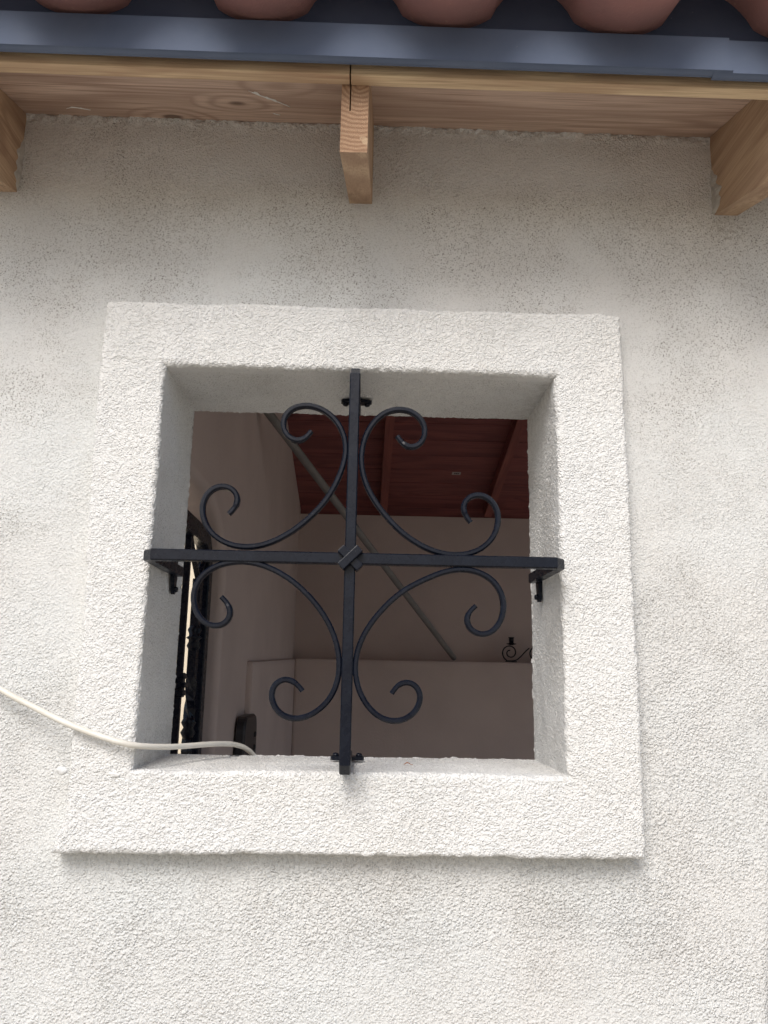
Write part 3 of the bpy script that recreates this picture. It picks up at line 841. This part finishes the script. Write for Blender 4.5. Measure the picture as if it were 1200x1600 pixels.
# ================================================================== dry leaf on the sill
m = MB(); V = []; n = 9
for i in range(n):
    t = i / (n - 1); w = .0034 * math.sin(math.pi * min(1, t * 1.02 + .01)) + .0002
    for s in (-1, 0, 1): V.append((.066 + t * .0105, .037 + s * w + .002 * t, 1.5185 + .0012 * abs(s) + .0025 * math.sin(t * 3.0)))
fs = [[3 * i + k, 3 * i + k + 1, 3 * i + k + 4, 3 * i + k + 3] for i in range(n - 1) for k in (0, 1)]
m.add(V, fs); m.sweep([(.0765, .039, 1.519), (.080, .040, 1.5188)], circ(.0004, 5), (0, 0, 1))
tag(m.build('dry_leaf', M_LEAF), 'tiny curled brown dry leaf lying on the window sill', 'leaf')

# ================================================================== the room behind
LX, BY = -.38, 3.2
AC, AH, ASP, ARISE = .565, .372, 1.86, .215           # arched opening in the side wall: centre Y, half width, spring, rise
def arch_path(off, n=28, bottom=0.0):
    a, b = AH + off, ARISE + off
    pts = [(AC - a, bottom), (AC - a, ASP * .5), (AC - a, ASP - .001)]
    for i in range(n + 1):
        t = math.pi * (1 - i / n)
        c, s = math.cos(t), math.sin(t)
        e = 2 / 2.5
        pts.append((AC + a * math.copysign(abs(c) ** e, c), ASP + b * abs(s) ** e))
    pts += [(AC + a, ASP - .001), (AC + a, ASP * .5), (AC + a, bottom)]
    return pts
roof_z = lambda y: (DZ + SL * y) if y < RID else 2.632 + BS * (3.2 - y)
m = MB(); RB = .022
pth = arch_path(RB)
def col_(x, ya, za, yb, zb):
    m.add([(x, ya, za), (x, yb, zb), (x, yb, roof_z(yb)), (x, ya, roof_z(ya))], [[0, 1, 2, 3]])
ap = [p for p in pth if p[1] >= ASP - .0005]
for x in (LX, LX - .075):
    off = ap if x == LX else [p for p in arch_path(0) if p[1] >= ASP - .0005]
    yl = off[0][0]
    if yl > YB + .004: col_(x, YB + .004, 0, yl, 0)
    for (ya, za), (yb, zb) in zip(off[:-1], off[1:]): col_(x, ya, za, yb, zb)
    col_(x, off[-1][0], 0, RID, 0); col_(x, RID, 0, BY + .12, 0)
prof = []
for a in np.linspace(0, 90, 6): prof.append((RB - RB * math.sin(rad(a)), LX - RB + RB * math.cos(rad(a))))
prof.append((0, LX - .075))
rings = []
base_p = [arch_path(o_) for o_, x in prof]
nP = len(base_p[0])
V = [(prof[j][1], base_p[j][i][0], base_p[j][i][1]) for i in range(nP) for j in range(len(prof))]
nj = len(prof)
m.add(V, [[i * nj + j, i * nj + j + 1, (i + 1) * nj + j + 1, (i + 1) * nj + j] for i in range(nP - 1) for j in range(nj - 1)], smooth=True)
me = bpy.data.meshes.new('side_wall'); me.from_pydata(m.v, [], m.f); me.polygons.foreach_set('use_smooth', m.smooth)
tag(link('side_wall', me, None, M_ROOM), 'taupe plastered side wall inside with a rounded arched gateway', 'wall')

m = MB(); m.box((1.1, BY + .06, 1.275), (3.2, .12, 2.55))
tag(m.build('back_wall', M_ROOM), 'tall taupe plastered back wall below the red timber ceiling', 'wall')
m = MB(); m.box((1.12, BY - .075, .866), (2.96, .149, 1.732), bev=.014)
q = MB(); q.box((0, 0, 0), (.03, 1.62, 1.0), bev=.010)
V = []
for (x, y, z) in q.v:
    yy = y + 2.25; top = 1.688 + (yy - 1.45) * .026
    V.append((LX + .006 + x, yy, (z + .5) * top))
m.add(V, q.f)
tag(m.build('ledge_wall', M_ROOM), 'low taupe plastered wall with a ledge along the foot of the back wall', 'wall')
ceil = empty('timber_ceiling', (.5, 2.4, 2.8), 'dark red stained timber ceiling of boards on rafters, seen through the window', 'ceiling')
deck = lambda y: 2.61 + BS * (3.2 - y)
yy = 3.36; k = 0
ang = -math.atan(BS)
while yy > 1.5:
    w = (.152, .148, .155)[k % 3]
    o = MB(); o.box((0, 0, 0), (3.1, w - .0035, .019), bev=.0022)
    yc = yy - w / 2 * math.cos(ang)
    ob = o.build('ceiling_board', M_RED, ceil, (1.12, yc, deck(yc) + .0097 + rnd.uniform(-.0006, .0006)))
    ob.rotation_euler.x = ang
    yy -= w * math.cos(ang); k += 1
ln = (3.19 - 1.5) / math.cos(ang)
o = MB(); o.box((0, 0, 0), (.042, ln, .062), bev=.002)
rm2 = o.mesh('ceiling_rafter'); rm2.materials.append(M_REDY)
for x in (.100, .700, 1.30, 1.90, 2.5):
    yc = (3.19 + 1.5) / 2
    ob = link('ceiling_rafter', rm2, ceil, None, (x, yc, deck(yc) - .0312)); ob.rotation_euler.x = ang
m = MB(); m.box((1.1, BY + .03, 2.585), (2.95, .02, .066)); m.build('blocking_board', M_RED, ceil)
yt = 2.80
tg = empty('grade_stamp'); tg.parent = ceil
m = MB(); m.box((0, 0, 0), (.046, .030, .0008))
pt = m.build('stamp_label', M_PAPER, tg, (.475, yt, deck(yt) - .0012)); pt.rotation_euler.x = ang
m = MB()
for i in range(3): m.box((-.008 + i * .009, .000, 0), (.006, .012, .0006))
pt = m.build('ink_mark', M_INK, tg, (.475, yt, deck(yt) - .0019)); pt.rotation_euler.x = ang

# leaning pole
a, b = Vector((.500, 3.12, 1.749)), Vector((-.362, 1.33, 2.545))
m = MB(); dr = (b - a)
m.sweep([a + dr * t for t in (0, .003, .5, .997, 1)], circ(.0155, 12), (0, 1, 0), smooth=True, scale=[.85, 1, 1, 1, .85])
tag(m.build('leaning_pole', M_POLE), 'long thin grey pole leaning from the ledge up to the side wall', 'pole')

# scrolled candle holder on the ledge
CX, CY, CZ = .779, 3.10, 1.733
ch = empty('candle_holder', (CX, CY, CZ), 'small black iron scroll candle holder standing on the ledge by the right jamb', 'candle holder')
def spiral(cx, cz, r0, r1, a0, turns, n=40):
    return [(cx + (r0 + (r1 - r0) * i / n) * math.cos(a0 + turns * 2 * math.pi * i / n), cz + (r0 + (r1 - r0) * i / n) * math.sin(a0 + turns * 2 * math.pi * i / n)) for i in range(n + 1)]
for k in range(3):
    ox = k * .150
    s1 = spiral(.030, .052, .012, .046, rad(90), 1.45)
    # out of the left coil, along its foot, up to the next coil
    tail = [(.060, .012), (.085, .030), (.112, .058), (.135, .078)]
    end = spiral(.176, .052, .044, .030, rad(140), -.10, 8)
    pts = spline(np.array(s1 + tail[:]), 90)
    m = MB(); m.sweep([(CX + ox + p[0] - .006, CY, CZ + p[1] - .001) for p in pts], rrect(.006, .012, .0015), (0, 1, 0))
    m.build('scroll', M_IRON, ch)
    m = MB(); m.lathe((CX + ox + .032, CY, CZ + .097), [(.006, -.006), (.027, .0), (.028, .003), (.013, .005), (.0135, .032), (.0165, .034), (.0165, .037)], (0, 0, 1), 16)
    m.build('candle_cup', M_IRON, ch)
    m = MB(); m.box((CX + ox + .028, CY, CZ + .003), (.060, .022, .006), bev=.001); m.build('foot', M_IRON, ch)

# black rounded box low on the side wall
m = MB()
prof = []
w, h, r_ = .27, .40, .05
for (cx, cz, a0) in ((w / 2 - r_, -r_, 0), (-w / 2 + r_, -r_, 90)):
    for i in range(7):
        a = rad(a0 + 15 * i); prof.append((cx + r_ * math.cos(a), cz + r_ * math.sin(a)))
prof += [(-w / 2, -h), (w / 2, -h)]
n = len(prof); X0, X1 = LX + .006, LX + .034
V = [(X0, 1.375 + p[0], 1.520 + p[1]) for p in prof] + [(X1 - .006, 1.375 + p[0], 1.520 + p[1]) for p in prof] + [(X1, 1.375 + p[0] * .97, 1.520 - .006 + p[1] * .97) for p in prof]
fs = [[i, (i + 1) % n, n + (i + 1) % n, n + i] for i in range(n)] + [[n + i, n + (i + 1) % n, 2 * n + (i + 1) % n, 2 * n + i] for i in range(n)] + [list(range(2 * n, 3 * n)), list(range(n))[::-1]]
m.add(V, fs)
bx = m.build('wall_box', M_BLACK)
tag(bx, 'black box with rounded top corners fixed low on the inside of the side wall', 'box')
for i, z in enumerate((1.455, 1.415, 1.375)):
    k_ = MB(); k_.lathe((X1 - .001, 1.375 + .085 - i * .003, z), [(.009, 0), (.009, .004), (.006, .007)], (1, 0, 0), 12); k_.build('knob', M_BLACK, bx)

# ================================================================== arched gate in the side wall
GTX = -.428
gate = empty('arched_gate', (GTX, AC, .03), 'black iron gate with an arched top and twisted bars standing in the side archway', 'gate')
gy0, gy1, gzt, gr_ = AC - AH + .030, AC + AH - .030, 1.998, .085
pf = [(GTX, gy0, .04), (GTX, gy0, 1.0)] + [(GTX, gy0 + gr_ - gr_ * math.cos(t), gzt - gr_ + gr_ * math.sin(t)) for t in np.linspace(0, math.pi / 2, 9)] + \
     [(GTX, gy1 - gr_ + gr_ * math.sin(t), gzt - gr_ + gr_ * math.cos(t)) for t in np.linspace(0, math.pi / 2, 9)] + [(GTX, gy1, 1.0), (GTX, gy1, .04)]
m = MB(); m.sweep(pf, rrect(.045, .032, .003), (1, 0, 0)); m.build('gate_frame', M_IRON, gate)
zt_ = lambda y: gzt - .01
for i, y in enumerate((.325, .445, .565, .690, .824)):
    top = 1.885 if i in (1, 4) else zt_(y)
    m = MB()
    if i in (1, 4):
        n = 90; pts = [(GTX, y, .06 + (top - .06) * j / n) for j in range(n + 1)]
        tw = [0 if not (.30 * n < j < .86 * n) else (j - .30 * n) * .42 for j in range(n + 1)]
        last = tw[int(.86 * n) - 1]
        tw = [last if j >= .86 * n else t for j, t in enumerate(tw)]
        m.sweep(pts, rrect(.021, .021, .001), (1, 0, 0), twist=tw)
        bo = m.build('twisted_bar', M_IRON, gate)
        k_ = MB(); k_.lathe((GTX, y, 1.735), [(.010, -.035), (.018, -.02), (.012, -.006), (.021, .0), (.012, .006), (.018, .02), (.010, .035)], (0, 0, 1), 12)
        k_.build('bar_knuckle', M_IRON, bo); k_ = MB()
        k_.lathe((GTX, y, 1.515), [(.010, -.03), (.019, -.012), (.012, .0), (.019, .012), (.010, .03)], (0, 0, 1), 12)
        k_.build('bar_knuckle', M_IRON, bo)
    else:
        m.sweep([(GTX, y, .06), (GTX, y, top)], rrect(.0148, .0148, .001), (1, 0, 0))
        bo = m.build('plain_bar', M_IRON, gate)
        k_ = MB()
        for zc, s in ((1.602, .030), (1.620, .038), (1.640, .030)):
            k_.box((GTX, y, zc), (s, s, .012), bev=.0025)
        k_.box((GTX, y, 1.62), (.024, .024, .056), bev=.002)
        k_.build('bar_collar', M_IRON, bo)
for yc in (.445, .824):
    m = MB(); m.sweep([(GTX, yc - .118, 1.972), (GTX, yc - .06, 1.925), (GTX, yc, 1.884), (GTX, yc + .045, 1.93), (GTX, yc + .066, 1.972)], rrect(.012, .012, .001), (1, 0, 0))
    m.build('brace', M_IRON, gate)
for z in (.12, .95):
    m = MB(); m.box((GTX, AC, z), (.026, 2 * (AH - .03), .04), bev=.003); m.build('cross_rail', M_IRON, gate)

# ================================================================== the house across the side yard
nb = MB(); nb.box((-3.0, 4.6, 1.6), (4.6, .2, 3.2)); 
t = nb.build('neighbour_wall', M_NEIGH)
tag(t, 'cream outdoor wall glimpsed between the gate bars beyond the archway', 'wall')
